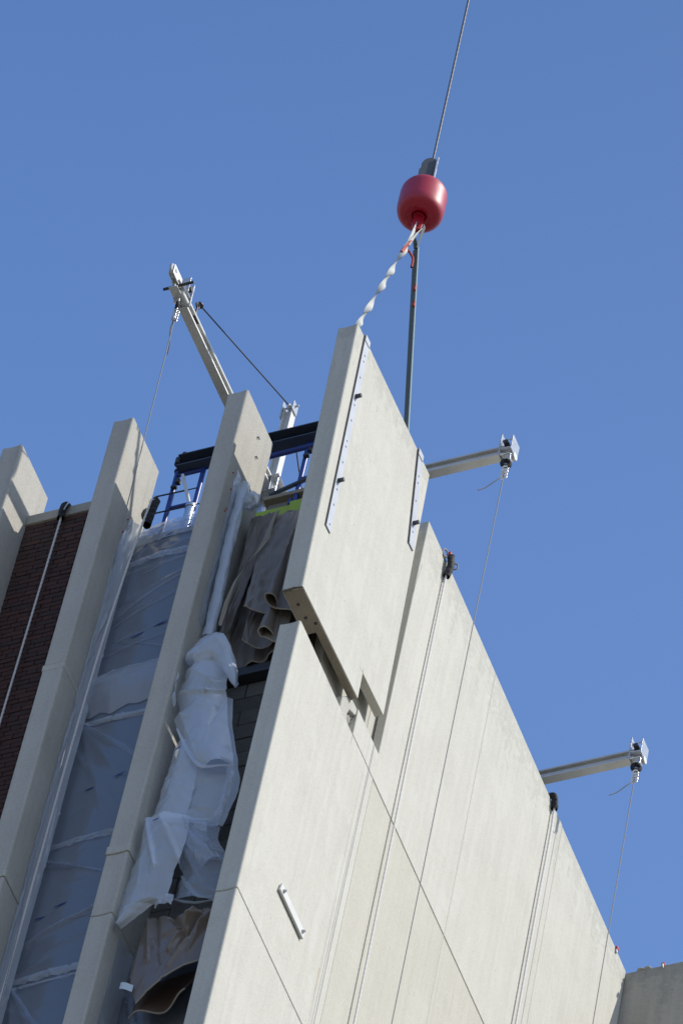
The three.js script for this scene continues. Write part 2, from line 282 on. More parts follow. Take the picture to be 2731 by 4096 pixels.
// ------------------------------------------------------------------ the hoisted corner panel
const HP = { p: [.032, .279, .146], r: [1.85, -.85, -.03].map(a => a * Math.PI / 180) };
const hm = new THREE.Matrix4().compose(V(...HP.p), new THREE.Quaternion().setFromEuler(new THREE.Euler(...HP.r)), V(1, 1, 1));
const hp = (x, y, z) => V(x, y, z).applyMatrix4(hm);
{
  const t = thing('hoisted_panel', 'pale concrete corner panel hanging from slings above its slot', 'concrete panel', HP.p, null, true);
  t.rotation.set(...HP.r);
  const plan = [[-.081, -1.745], [-.081, -.5], [-.194, -.5], ...finPlan(0, .194, 0, .008).slice(1, -1), [0, -1.745]];
  const a = new Brush(prism(plan, 0, 3.88, .006)), b = new Brush(uvm(new THREE.BoxGeometry(.6, .72, 1).translate(0, 0, -1.762))); a.updateMatrixWorld(); b.updateMatrixWorld();
  const ev = new Evaluator(); ev.attributes = ['position', 'normal', 'uv']; ev.useGroups = false;
  const body = uvm(flat(ev.evaluate(a, b, SUBTRACTION).geometry));
  const pan = part(t, 'panel', body, M.face(1.75, 3.9, 0, 0, 31, { top: .45, pale: 1 }, [.605, .595, .55]));
  part(pan, 'sawn_underside', [box(-.186, -.006, -.004, -.0005, -.494, -.026, 0), box(-.076, -.006, -.004, -.0005, -1.256, -.494, 0)], M.raw, 'brown rough sawn underside');
  part(pan, 'saw_cut', slab([[-1.259, .36], [-1.265, .36], [-1.263, .44]], -.01, .0012, 0), M.sealant); part(pan, 'saw_cut', slab([[-1.262, .362], [-1.262, .357], [-1.19, .361]].reverse(), -.01, .0012, 0), M.sealant);
  for (const [z, y] of [[-.16, -.17], [-.17, -.32], [-.07, -.40]]) part(pan, 'dowel_hole', cyl(V(y === -.17 ? -.11 : z * .6, -.012, y), V(y === -.17 ? -.11 : z * .6, -.0042, y), .014, 12), M.steelDark);
  for (let k = 0; k < 9; k++) part(pan, 'mortar_remnant', new THREE.IcosahedronGeometry(rr(.008, .017), 1).scale(1.6, .5, 1).translate(-.185 + k * .021, rr(-.002, .006), -.004 + rr(-.006, .002)), M.raw);
  // steel hanger channels hooked over the top
  const hang = (z0, z1, ytop, ybot, lean, bolts, holes) => {
    const sh = (z, y) => z + lean * (y - ytop) / (ybot - ytop);
    const g = slab([[sh(z0, ytop), ytop], [sh(z1, ytop), ytop], [sh(z1, ybot), ybot], [sh(z0, ybot), ybot]], .002, .013, .002);
    const h = part(t, 'hanger_plate', g, M.bracket);
    part(h, 'top_hook', [box(-.12, .013, ytop, ytop + .012, z1, z0, .002), box(.0135, .019, ytop - .07, ytop + .012, z1 + .001, z0 - .004, .001)], M.bracket);
    part(h, 'shadow_strip', slab([[sh(z0 + .006, ytop), ytop - .01], [sh(z0, ytop), ytop - .01], [sh(z0, ybot), ybot], [sh(z0 + .006, ybot), ybot]], .002, .018, .001), M.bolt);  // dark strip added along the plate edge, colours in its shadow line
    for (const [y, z] of holes) part(h, 'bolt_hole', cyl(V(.0125, y, z), V(.0146, y, z), .011, 10), M.steelDark);
    for (const [y, z] of bolts) part(h, 'bolt', [cyl(V(.013, y, z), V(.026, y, z), .024, 6), cyl(V(.026, y, z), V(.066, y, z), .020, 12)], M.bolt);
  };
  hang(-.150, -.250, 3.89, 1.06, .0, [[3.018, -.20], [1.763, -.20]], [3.645, 3.557, 3.312, 2.896, 2.664, 2.356, 2.272, 2.041, 1.641, 1.417, 1.135].map(y => [y, -.205]));
  hang(-1.452, -1.556, 3.885, 2.66, -.142, [[2.963, -1.61]], [[3.579, -1.54], [3.492, -1.55], [3.254, -1.575], [2.849, -1.622]]);
  for (const z of [-.085, -1.30]) part(t, 'lifting_eye', [new THREE.TorusGeometry(.026, .010, 8, 18).rotateY(Math.PI / 2).translate(-.06, 3.91, z), cyl(V(-.06, 3.878, z), V(-.06, 3.892, z), .026, 12)], M.yellow);
}

// ------------------------------------------------------------------ crane ball, hoist line and slings
const BALL = [-.05, 7.27, -.464];
{
  const t = thing('crane_ball', 'glossy red crane overhaul ball hanging above the hoisted panel', 'crane ball', BALL, null, true);
  const prof = [[0, -.155], [.04, -.160], [.075, -.200], [.11, -.212], [.150, -.205], [.183, -.186], [.208, -.150], [.220, -.10], [.223, -.04], [.223, .08], [.222, .16], [.213, .205], [.190, .245], [.150, .27], [.08, .282], [0, .285]];
  const pts = new THREE.SplineCurve(prof.map(p => new THREE.Vector2(...p))).getPoints(60).map(p => new THREE.Vector2(Math.max(0, p.x), p.y));
  part(t, 'weight', new THREE.LatheGeometry(pts, 64), M.redPaint);
  const lug = new THREE.Shape(); lug.moveTo(-.03, 0); lug.quadraticCurveTo(-.05, -.16, -.035, -.23); lug.quadraticCurveTo(0, -.28, .035, -.23); lug.quadraticCurveTo(.05, -.16, .03, 0); lug.closePath();
  const ho = new THREE.Path(); ho.absellipse(0, -.215, .018, .026, 0, Math.PI * 2); lug.holes.push(ho);
  const lg = new THREE.ExtrudeGeometry(lug, { depth: .030, bevelEnabled: true, bevelSize: .008, bevelThickness: .008, bevelSegments: 3 }); lg.translate(0, -.165, -.015); lg.rotateY(.6);
  part(t, 'hook_lug', lg, M.redPaint);
  part(t, 'swivel_collar', new THREE.CylinderGeometry(.045, .052, .05, 24).translate(0, -.175, 0), M.redPaint);
  const so = new THREE.Shape(); so.moveTo(-.06, 0); so.lineTo(-.09, .28); so.lineTo(-.092, .36); so.lineTo(-.078, .40); so.lineTo(-.08, .47); so.quadraticCurveTo(-.06, .57, .0, .585); so.lineTo(.035, .57); so.lineTo(.04, 0); so.closePath();
  part(t, 'wedge_socket', new THREE.ExtrudeGeometry(so, { depth: .06, bevelEnabled: true, bevelSize: .006, bevelThickness: .006, bevelSegments: 2 }).translate(.0, .20, -.03).rotateY(.5), std([.085, .095, .105], .55, { metalness: .3 }));
  for (const s of [-1, 1]) part(t, 'socket_cheek', box(.046, .062, .19, s > 0 ? .78 : .70, s > 0 ? .012 : -.062, s > 0 ? .060 : -.016, .003).rotateY(.5), M.galv);
}
{
  const t = thing('hoist_cable', 'dark steel crane cable running straight up from the red ball', 'cable', [BALL[0] + .01, BALL[1] + .70, BALL[2]], null, true);
  part(t, 'wire_rope', twisted([V(0, 0, 0), V(.01, 4, .06), V(.03, 14, .2)], .0105, .08, 6, .10, 900), M.cableDark);
}
function twisted(pts, r, pitch, lobes, depth, n) {       // a stranded rope: lobed section turning along its length
  const c = new THREE.CatmullRomCurve3(pts, false, 'centripetal'), len = c.getLength(), seg = n || Math.min(2400, Math.ceil(len / pitch * 8)), m = lobes > 3 ? 14 : 12;
  const f = c.computeFrenetFrames(seg, false), p = [], id = [], uv = [];
  for (let j = 0; j <= seg; j++) { const q = c.getPointAt(j / seg); for (let i = 0; i <= m; i++) { const a = i / m * Math.PI * 2, k = r * (1 + depth * Math.cos(lobes * (a - j / seg * len / pitch * Math.PI * 2 / lobes * 1))); const x = Math.cos(a) * k, y = Math.sin(a) * k; p.push(q.x + f.normals[j].x * x + f.binormals[j].x * y, q.y + f.normals[j].y * x + f.binormals[j].y * y, q.z + f.normals[j].z * x + f.binormals[j].z * y); uv.push(i / m, j / seg); } }
  for (let j = 0; j < seg; j++) for (let i = 0; i < m; i++) { const a = j * (m + 1) + i, b = a + m + 1; id.push(a, a + 1, b, b, a + 1, b + 1); }
  const g = new THREE.BufferGeometry(); g.setAttribute('position', new THREE.Float32BufferAttribute(p, 3)); g.setAttribute('uv', new THREE.Float32BufferAttribute(uv, 2)); g.setIndex(id); g.computeVertexNormals(); return g;
}
function web(a, b, w, th, turn0, turns, n = 120, sway = 0) { // flat webbing with thickness, twisting from a to b
  const d = b.clone().sub(a), u = d.clone().normalize(), e1 = u.clone().cross(V(0, 0, 1)).normalize(), e2 = u.clone().cross(e1), rows = [];
  const ring = [[-.5, -.5], [.5, -.5], [.5, .5], [-.5, .5], [-.5, -.5]];
  return sheet(4, n, (s, t) => { const [cx, cy] = ring[Math.round(s * 4)], an = turn0 + turns * Math.PI * 2 * (t + .012 * Math.sin(t * 19)), W = w, q = a.clone().addScaledVector(d, t).addScaledVector(e1, sway * Math.sin(t * 3.1)); const x = cx * W, y = cy * th; q.addScaledVector(e1, x * Math.cos(an) - y * Math.sin(an)).addScaledVector(e2, x * Math.sin(an) + y * Math.cos(an)); return [q.x, q.y, q.z]; }, w * 2, d.length()).toNonIndexed();
}
function webFace(a, b, w, off, turn0, turns, n) { const d = b.clone().sub(a), u = d.clone().normalize(), e1 = u.clone().cross(V(0, 0, 1)).normalize(), e2 = u.clone().cross(e1); return sheet(4, n, (s, t) => { const an = turn0 + turns * Math.PI * 2 * (t + .022 * Math.sin(t * 13 + 1)), q = a.clone().addScaledVector(d, t), x = (s - .5) * w, y = off + .004 * Math.cos((s - .5) * 3); q.addScaledVector(e1, x * Math.cos(an) - y * Math.sin(an)).addScaledVector(e2, x * Math.sin(an) + y * Math.cos(an)); return [q.x, q.y, q.z]; }, w, d.length()); }
const hook = V(BALL[0], BALL[1] - .385, BALL[2] - .02);
{
  const eye = hp(-.06, 3.93, -.085);
  const t = thing('lifting_sling', 'pale webbing sling twisted in a spiral down to the panel front', 'sling', [eye.x, eye.y, eye.z]);
  const k1 = hook.clone().lerp(eye, .16), g = webFace(k1, eye, .060, .0025, .9, 2.35, 320), g2 = webFace(k1, eye, .060, -.0025, .9, 2.35, 320);
  part(t, 'webbing', g, M.sling); part(t, 'webbing_back', g2, M.sling);
  part(t, 'loop', [web(hook.clone().add(V(.0, .06, .03)), k1, .034, .008, 1.2, .2, 20), web(hook.clone().add(V(.04, .08, -.03)), k1, .034, .008, .2, .25, 20)], M.sling);
  part(t, 'label_sleeve', web(hook.clone().lerp(eye, .13), hook.clone().lerp(eye, .245), .056, .014, .40, .22, 14), M.redTag, 'red sleeve near the hook');
}
{
  const eye = hp(-.06, 3.93, -1.30), y = hook.clone().lerp(eye, .10);
  const t = thing('lifting_sling', 'dark webbing sling hanging straight to the panel rear', 'sling', [eye.x, eye.y, eye.z]);
  part(t, 'webbing', web(y, eye, .060, .010, .22, .02, 30), M.slingDark);  // webbing set in a darker tone than the twisted sling
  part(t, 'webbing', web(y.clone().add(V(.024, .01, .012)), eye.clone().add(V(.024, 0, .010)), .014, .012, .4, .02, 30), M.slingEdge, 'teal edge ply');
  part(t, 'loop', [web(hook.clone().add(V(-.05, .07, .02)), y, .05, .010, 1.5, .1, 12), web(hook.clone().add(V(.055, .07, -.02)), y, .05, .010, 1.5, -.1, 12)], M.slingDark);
  part(t, 'tail_tag', tube([[y.x - .06, y.y - .04, y.z + .04], [y.x - .03, y.y - .10, y.z + .02], [y.x - .005, y.y - .17, y.z + .01], [y.x - .005, y.y - .30, y.z]], .012, 20, 8), M.redTag, 'red cord tag');
  for (const f of [.30, .38]) { const q = hook.clone().lerp(eye, f); part(t, 'stitch_mark', box(q.x + .006, q.x + .030, q.y - .04, q.y + .04, q.z + .004, q.z + .034, .003), M.redTag); }
}

// ------------------------------------------------------------------ outriggers and their wires
function outrigger(label, p, turn, inLen, tilt, mast) {    // local: beam along +x, its tip at 0, beam centre line at y 0
  const t = thing('outrigger_beam', label, 'outrigger', p, 'outrigger beams on the roof', true); t.rotation.set(0, turn, 0);
  const h = .0675, w = .0425;
  const tilted = new THREE.Matrix4().makeRotationZ(tilt), T = g => (Array.isArray(g) ? mergeGeometries(g.map(flat)) : g).applyMatrix4(tilted);
  part(t, 'beam', T([box(-inLen, .03, -h, -h + .012, -w, w, .002), box(-inLen, .03, h - .012, h, -w, w, .002), box(-inLen, .03, -h + .012, h - .012, -.006, .006, .0), box(-inLen, .03, -h + .012, -h + .022, w - .008, w - .001, 0), box(-inLen, .03, h - .022, h - .012, w - .008, w - .001, 0), box(-inLen, .03, -h + .012, -h + .022, -w + .001, -w + .008, 0), box(-inLen, .03, h - .022, h - .012, -w + .001, -w + .008, 0), box(-inLen, .03, -.012, .012, -.022, .022, .002)]), M.alu);
  // clamp head: plates either side of a roller, pipe spacer, shackle with thimble
  part(t, 'head_plate', T(box(-.012, .002, -.10, .23, -.085, .065, .003)), M.galv);
  part(t, 'head_plate', T(box(.098, .110, -.02, .20, -.10, .055, .003)), M.galv);
  part(t, 'head_plate', T(box(.002, .098, -.005, .008, -.085, .05, .002)), M.galv);
  part(t, 'roller', T(cyl(V(.05, .085, -.10), V(.05, .085, .075), .026, 16)), M.steelDark);
  part(t, 'pipe_spacer', T(cyl(V(-.005, -.045, -.03), V(.125, -.045, -.03), .040, 18)), M.alu);
  for (const [y, z] of [[.17, .03], [.17, -.06], [.03, .04], [-.07, .04]]) part(t, 'bolt', T([cyl(V(.002, y, z), V(.016, y, z), .013, 6), cyl(V(.016, y, z), V(.10, y, z), .006, 8)]), M.zinc);
  const s = new THREE.TorusGeometry(.036, .010, 8, 20, Math.PI * 1.5).rotateZ(-Math.PI * 1.75 + Math.PI).translate(.06, -.115, 0);
  part(t, 'shackle', [s, cyl(V(.03, -.085, 0), V(.09, -.085, 0), .010, 8), box(.085, .105, -.16, -.06, -.03, .03, .004)], M.zinc);
  part(t, 'thimble', new THREE.TorusGeometry(.036, .021, 10, 20).scale(1, 1.25, 1).rotateY(.5).translate(.06, -.18, 0), M.black);
  for (let k = 0; k < 4; k++) { const y = -.245 - k * .045; part(t, 'wire_clip', [new THREE.TorusGeometry(.019, .0065, 6, 14).rotateX(1.3).rotateY(k * .8).translate(.06, y, 0), cyl(V(.035, y, .012), V(.085, y, .012), .007, 6), cyl(V(.038, y - .012, -.016), V(.038, y + .014, -.016), .008, 6), cyl(V(.082, y - .012, -.016), V(.082, y + .014, -.016), .008, 6)], M.zinc); }
  part(t, 'wire_tail', tube([[.06, -.40, 0], [.03, -.46, .03], [-.07, -.60, .06], [-.12, -.66, .09]], .0052, 20, 6), M.wire);
  if (mast) mast(t, T);
  return t;
}
outrigger('aluminium outrigger beam behind the hoisted panel, out over the end wall', [.583, 4.767, -1.776], 0, 2.6, 0);
outrigger('aluminium outrigger beam over the end wall, on the roof past the rope protector', [.583, 4.767, -5.336], 0, 2.6, 0);
const lb = outrigger('long aluminium outrigger beam rising past the middle fin with guy wire and post', [-1.737, 5.006, .434], -Math.PI / 2, 3.6, -.036, (t, T) => {
  part(t, 'post', [box(-2.24, -2.15, .10, 1.36, -.046, -.034, .002), box(-2.24, -2.15, .10, 1.36, .034, .046, .002), box(-2.205, -2.192, .10, 1.36, -.034, .034, 0)], M.whiteBar);
  part(t, 'post_head', [box(-2.23, -2.13, 1.30, 1.44, -.060, -.050, .002), box(-2.23, -2.13, 1.20, 1.46, .050, .060, .002), cyl(V(-2.18, 1.40, -.09), V(-2.18, 1.40, .08), .012, 8), new THREE.TorusGeometry(.034, .012, 8, 18).translate(-2.18, 1.40, 0)], M.galv);
  part(t, 'clamp_plate', box(-2.34, -2.06, .09, .10, -.13, .13, .003), M.galv); part(t, 'clamp_plate', box(-2.40, -2.05, -.16, -.148, -.13, .13, .003), M.galv);
  part(t, 'clamp_plate', [box(-2.48, -2.07, -.12, .09, -.062, -.052, .003)], M.galv);
  for (const x of [-2.10, -2.32]) for (const z of [-.11, .11]) part(t, 'clamp_bolt', [cyl(V(x, -.22, z), V(x, .15, z), .011, 8), cyl(V(x, .10, z), V(x, .125, z), .022, 6), cyl(V(x, -.185, z), V(x, -.16, z), .022, 6)], x < -2.2 && z < 0 ? std([.24, .10, .06], .7) : M.zinc);
  part(t, 'guy_wire', [cyl(V(-.285, .36, 0), V(-2.18, 1.42, 0), .0075, 6), cyl(V(-2.18, 1.42, 0), V(-3.45, -.02, 0), .0075, 6)], M.guy);
  part(t, 'guy_anchor', [box(-.30, -.20, .06, .10, -.03, .03, .004), new THREE.TorusGeometry(.028, .010, 6, 14).translate(-.25, .30, 0), cyl(V(-.25, .1, 0), V(-.25, .28, 0), .010, 8), new THREE.SphereGeometry(.034, 8, 6).scale(1.2, .7, 1).translate(-.285, .36, 0)], M.steelDark);
  part(t, 'sheave', [cyl(V(.27, .10, -.012), V(.27, .10, .012), .075, 24), cyl(V(.27, .10, -.03), V(.27, .10, .03), .022, 12)], M.galv);
  part(t, 'sheave_cheek', [box(.13, .31, .02, .16, .016, .026, .01), box(.13, .31, .02, .16, -.026, -.016, .01)], M.alu);
  part(t, 'cross_pin', cyl(V(.16, .02, -.17), V(.16, .02, .13), .014, 10), M.steelDark);
  part(t, 'end_extension', T([box(.0, .22, -.0675, -.055, -.0425, .0425, .002), box(.0, .20, -.055, .055, -.006, .006, 0), box(.0, .2, .055, .0675, -.0425, .0425, .002)]), M.alu);
});
function wireRope(label, a, b) { const t = thing('suspension_wire', label, 'wire rope', b, 'suspension wires'); part(t, 'wire_rope', cyl(V(...a), V(...b), .0048, 7), M.wire); }
wireRope('thin steel wire hanging from the beam behind the hoisted panel', [.643, 4.60, -1.776], [.643, -10, -1.772]);
wireRope('thin steel wire hanging from the beam beside the far rope protector', [.643, 4.60, -5.336], [.643, -8, -5.30]);
wireRope('thin steel wire hanging from the long beam beside the middle fin', [-1.737, 4.84, .49], [-1.737, -12, .10]);

// ------------------------------------------------------------------ lifelines over the parapets, with their sleeves
function lifeline(label, pts, r = .0098) { const e = pts[pts.length - 1]; const t = thing('safety_rope', label, 'rope', e, 'white lifelines'); part(t, 'rope', twisted(pts.map(p => V(...p)), r, .065, 3, .15), M.rope); }
function sleeve(label, pts, r, extra) { const e = pts[pts.length - 1], t = thing('rope_protector', label, 'rope protector', e, 'black sleeves on the lifelines'); const g = tube(pts, r, 24, 12), p = g.attributes.position; for (let i = 0; i < p.count; i++) { const k = .010 * noise.noise(p.getX(i) * 40, p.getY(i) * 25, p.getZ(i) * 40); p.setXYZ(i, p.getX(i) + k, p.getY(i), p.getZ(i) + k); } g.computeVertexNormals(); part(t, 'sleeve', g, M.black); if (extra) extra(t); return t; }
lifeline('white rope hanging down the brick wall', [[-2.925, 3.36, -.40], [-2.925, 3.30, -.36], [-2.925, 3.05, -.36], [-2.93, 1.1, -.35], [-2.94, -6, -.33]]);
sleeve('black sleeve where the rope crosses the brick wall coping', [[-2.925, 3.36, -.46], [-2.925, 3.375, -.41], [-2.925, 3.31, -.36], [-2.925, 3.11, -.355]], .034, t => part(t, 'strap_loop', tube([[-2.89, 3.36, -.36], [-2.88, 3.28, -.33], [-2.90, 3.20, -.33]], .007, 10, 6), M.galv));
lifeline('white rope hanging in front of the wide plastic sheeting', [[-1.99, 3.04, -.36], [-2.0, 3.0, -.32], [-2.005, 2.9, -.31], [-2.09, .8, -.29], [-2.115, -4.1, -.28], [-2.12, -9, -.27]]);
sleeve('black sleeve on the rope above the wide plastic sheeting', [[-2.012, 2.66, -.36], [-2.006, 2.80, -.36], [-1.998, 2.95, -.365], [-1.992, 3.06, -.375]], .040, t => {
  part(t, 'canvas_pad', new THREE.SphereGeometry(.07, 12, 10).scale(.8, 1.1, .8).translate(-2.075, 2.93, -.42), std([.16, .14, .12], .9));
  part(t, 'frayed_end', [0, 1, 2, 3, 4].map(k => cyl(V(-2.03, 3.03, -.40), V(-2.06 + .02 * k - .02, 3.11 + .01 * (k % 2), -.39 + .01 * k), .003, 5)), M.rope);
});
lifeline('white rope on the end wall beside the hoisted panel', [[-.03, 3.93, -2.19], [.02, 3.92, -2.195], [.032, 3.80, -2.198], [.028, 3.6, -2.198], [.030, 2.4, -2.195], [.040, -.1, -2.197], [.050, -2.8, -2.203], [.06, -9, -2.21]]);
sleeve('black sleeve with red clip on the rope beside the hoisted panel', [[.045, 3.90, -2.185], [.055, 3.82, -2.192], [.050, 3.72, -2.197], [.032, 3.62, -2.20]], .034, t => {
  part(t, 'red_clip', box(.01, .052, 3.90, 3.955, -2.21, -2.155, .008), M.redClip); part(t, 'steel_ring', [new THREE.TorusGeometry(.034, .008, 6, 16).scale(1, 1.5, 1).rotateY(Math.PI / 2 - .4).translate(.012, 3.90, -2.13), new THREE.TorusGeometry(.030, .007, 6, 16).scale(1, 1.5, 1).rotateY(.4).translate(.055, 3.86, -2.27)], M.wire);
});
lifeline('white rope on the end wall beside the far open joint', [[-.04, 3.93, -5.0], [.02, 3.90, -5.02], [.030, 3.67, -5.04], [.035, 2.2, -5.033], [.04, .6, -5.028], [.05, -8, -5.01]], .011);
sleeve('black sleeve on the rope beside the far outrigger beam', [[-.05, 3.93, -4.99], [.02, 3.93, -5.0], [.034, 3.86, -5.02], [.032, 3.77, -5.035]], .032);
{
  const t = thing('thin_cord', 'hair-thin dark cord hanging across the hoisted panel onto the wall below', 'cord', [.05, -6, -1.56]);
  part(t, 'cord', [cyl(V(.075, 3.05, -1.66), V(.055, 1.6, -1.545), .0016, 5), cyl(V(.055, 1.6, -1.545), V(.045, .5, -1.555), .0016, 5), cyl(V(.045, .5, -1.555), V(.012, -6, -1.57), .0016, 5)], M.wire);
}

// ------------------------------------------------------------------ fixings on the walls
{
  const t = thing('flat_bar', 'white flat steel bar bolted level on the lower corner panel', 'steel bar', [.01, -2.98, -.9]);
  part(t, 'bar', slab([[-.612, -2.965], [-.628, -2.865], [-1.150, -2.875], [-1.140, -2.975]].reverse(), .006, .028, .003), M.whiteBar);
  for (const z of [-.675, -1.105]) part(t, 'bolt', [cyl(V(.028, -2.915, z), V(.042, -2.915, z), .018, 6), cyl(V(.042, -2.915, z), V(.055, -2.915, z), .010, 8)], M.galv);
}
for (const [p, l] of [[[.0, 3.87, -6.81], 'small red clip on the end wall top by the wing'], [[.371, 3.85, -7.09], 'small red clip on the wing wall top']]) {
  const t = thing('edge_clip', l, 'clip', p, null, true); part(t, 'clip', box(-.015, .02, -.008, .028, -.02, .02, .005), M.redClip); part(t, 'tab', box(.002, .014, -.05, -.005, -.014, .016, .003).translate(0, 0, p[2] < -7 ? .02 : 0), M.whiteBar);
}
for (const x of [.14, .21]) { const t = thing('rubble_piece', (x < .2 ? 'small pale lump on the wing wall top, nearer the end wall' : 'small pale lump on the wing wall top, nearer the red clip'), 'rubble', [x, 3.862, -7.11], 'rubble on the wing wall', true); part(t, 'lump', new THREE.IcosahedronGeometry(.034, 1).scale(1.2, .7, 1).translate(0, .012, 0), M.cap); }

// ------------------------------------------------------------------ scaffold on the roof
const ZS = -1.2, firstKit = scene.children.length;
function frame(label, x0, x1, yb, yt, bars) {
  const t = thing('roof_scaffold', label, 'scaffold', [(x0 + x1) / 2, yb, ZS], 'blue scaffold frames on the roof');
  for (const x of [x0, x1]) { const p = part(t, 'post', cyl(V(x, yb, ZS), V(x, yt, ZS), .024, 14), M.blue); part(p, 'coupling_pin', [cyl(V(x, yt, ZS), V(x, yt + .06, ZS), .017, 10), cyl(V(x, yt + .0, ZS), V(x, yt + .02, ZS), .034, 12)], M.steelDark); }
  for (const y of bars) part(t, 'cross_bar', cyl(V(x0, y, ZS), V(x1, y, ZS), .019, 12), M.blue);
  part(t, 'brace_lug', box(x0 + .02, x0 + .055, 4.56, 4.62, ZS - .02, ZS + .03, .004), M.steelDark); part(t, 'brace_lug', box(x0 - .005, x0 + .05, 4.45, 4.48, ZS + .01, ZS + .05, .004), M.steelDark);
  return t;
}
frame('narrow blue scaffold frame left of the middle fin', -2.403, -2.133, 2.60, 4.76, [4.17, 4.70]);
frame('blue scaffold frame half hidden behind the hoisted panel', -1.093, -.60, 2.60, 4.76, [4.14]);
{
  const t = thing('scaffold_rail', 'dark channel rail laid along the top of the scaffold frames', 'rail', [-1.5, 4.72, ZS]);
  part(t, 'channel', [box(-2.38, -.60, 4.72, 4.735, ZS - .02, ZS + .10, .002), box(-2.38, -.60, 4.89, 4.905, ZS - .02, ZS + .10, .002), box(-2.38, -.60, 4.735, 4.89, ZS - .02, ZS - .006, 0), box(-2.38, -.60, 4.805, 4.82, ZS - .006, ZS + .05, .002)], M.rail);
  part(t, 'end_pin', [cyl(V(-2.403, 4.84, ZS + .03), V(-2.403, 4.93, ZS + .03), .034, 14), new THREE.SphereGeometry(.032, 12, 8).translate(-2.34, 4.95, ZS + .05)], M.steelDark);
}
{
  const t = thing('scaffold_tube', 'blue scaffold tube running level below the dark rail', 'tube', [-1.3, 4.62, ZS]);
  part(t, 'tube', cyl(V(-1.60, 4.615, ZS + .02), V(-1.0, 4.635, ZS + .02), .027, 14), M.blue);
}
{
  const t = thing('diagonal_brace', 'grey steel brace leaning inside the narrow blue frame', 'brace', [-2.13, 3.97, ZS + .06]);
  part(t, 'strut', cyl(V(-2.30, 4.59, ZS + .06), V(-2.135, 4.02, ZS + .06), .017, 10), M.alu);
  part(t, 'collar', [cyl(V(-2.13, 3.30, ZS + .06), V(-2.13, 3.99, ZS + .06), .042, 16), cyl(V(-2.13, 3.99, ZS + .06), V(-2.13, 4.03, ZS + .06), .05, 16)], M.zinc);
}
for (const [y, l, x1] of [[4.34, 'thin dark guard cable, upper of two beside the narrow frame', -2.23], [4.06, 'thin dark guard cable, lower of two beside the narrow frame', -2.10]]) { const t = thing('guard_cable', l, 'cable', [-2.37, y, -1.17]); part(t, 'cable', cyl(V(-2.53, y + .006, -1.15), V(x1, y - .006, -1.15), .008, 7), M.guy); part(t, 'cable_end', cyl(V(x1, y - .006, -1.15), V(x1 + .10, y + .025, -1.17), .006, 6), M.guy); }
{
  const t = thing('timber_plank', 'weathered timber plank lying behind the parapet beside the hoisted panel', 'plank', [-1.07, 3.88, ZS]);
  part(t, 'plank', box(-1.41, -.67, 3.88, 3.935, ZS - .10, ZS + .03, .006), M.timber);
  const b = thing('steel_tube', 'dark sloping tube above the weathered timber plank', 'tube', [-1.2, 3.97, ZS]); part(b, 'tube', cyl(V(-1.36, 3.95, ZS + .02), V(-.87, 4.14, ZS + .02), .022, 10), M.rail);
  const g = thing('green_board', 'lime green board standing behind the canvas tarp', 'board', [-1.12, 2.75, ZS]);
  part(g, 'panel', box(-1.47, -1.135, 2.67, 3.75, ZS - .02, ZS, .003), M.green); part(g, 'panel', box(-1.125, -.62, 2.67, 3.76, ZS - .005, ZS + .03, .003), M.green);
  part(g, 'backing_rail', box(-1.37, -.67, 3.765, 3.85, ZS - .04, ZS - .02, .003), std([.20, .19, .17], .8, { map: concMap })); part(g, 'clip', box(-1.155, -1.125, 3.75, 3.83, ZS - .0, ZS + .02, .003), M.blue);
  const p = thing('galvanised_pipe', 'shiny galvanised upright pipe with collar under the long outrigger beam', 'pipe', [-1.75, 2.67, -1.74]);
  part(p, 'pipe', cyl(V(-1.755, 2.67, -1.74), V(-1.755, 4.93, -1.74), .044, 20), M.zinc); part(p, 'collar', [cyl(V(-1.755, 4.89, -1.74), V(-1.755, 4.97, -1.74), .058, 20), box(-1.83, -1.81, 4.90, 4.95, -1.76, -1.72, .004)], M.zinc);
}

scene.children.slice(firstKit).forEach(o => { if (!o.name.startsWith('galvanised')) o.position.y += .065; });

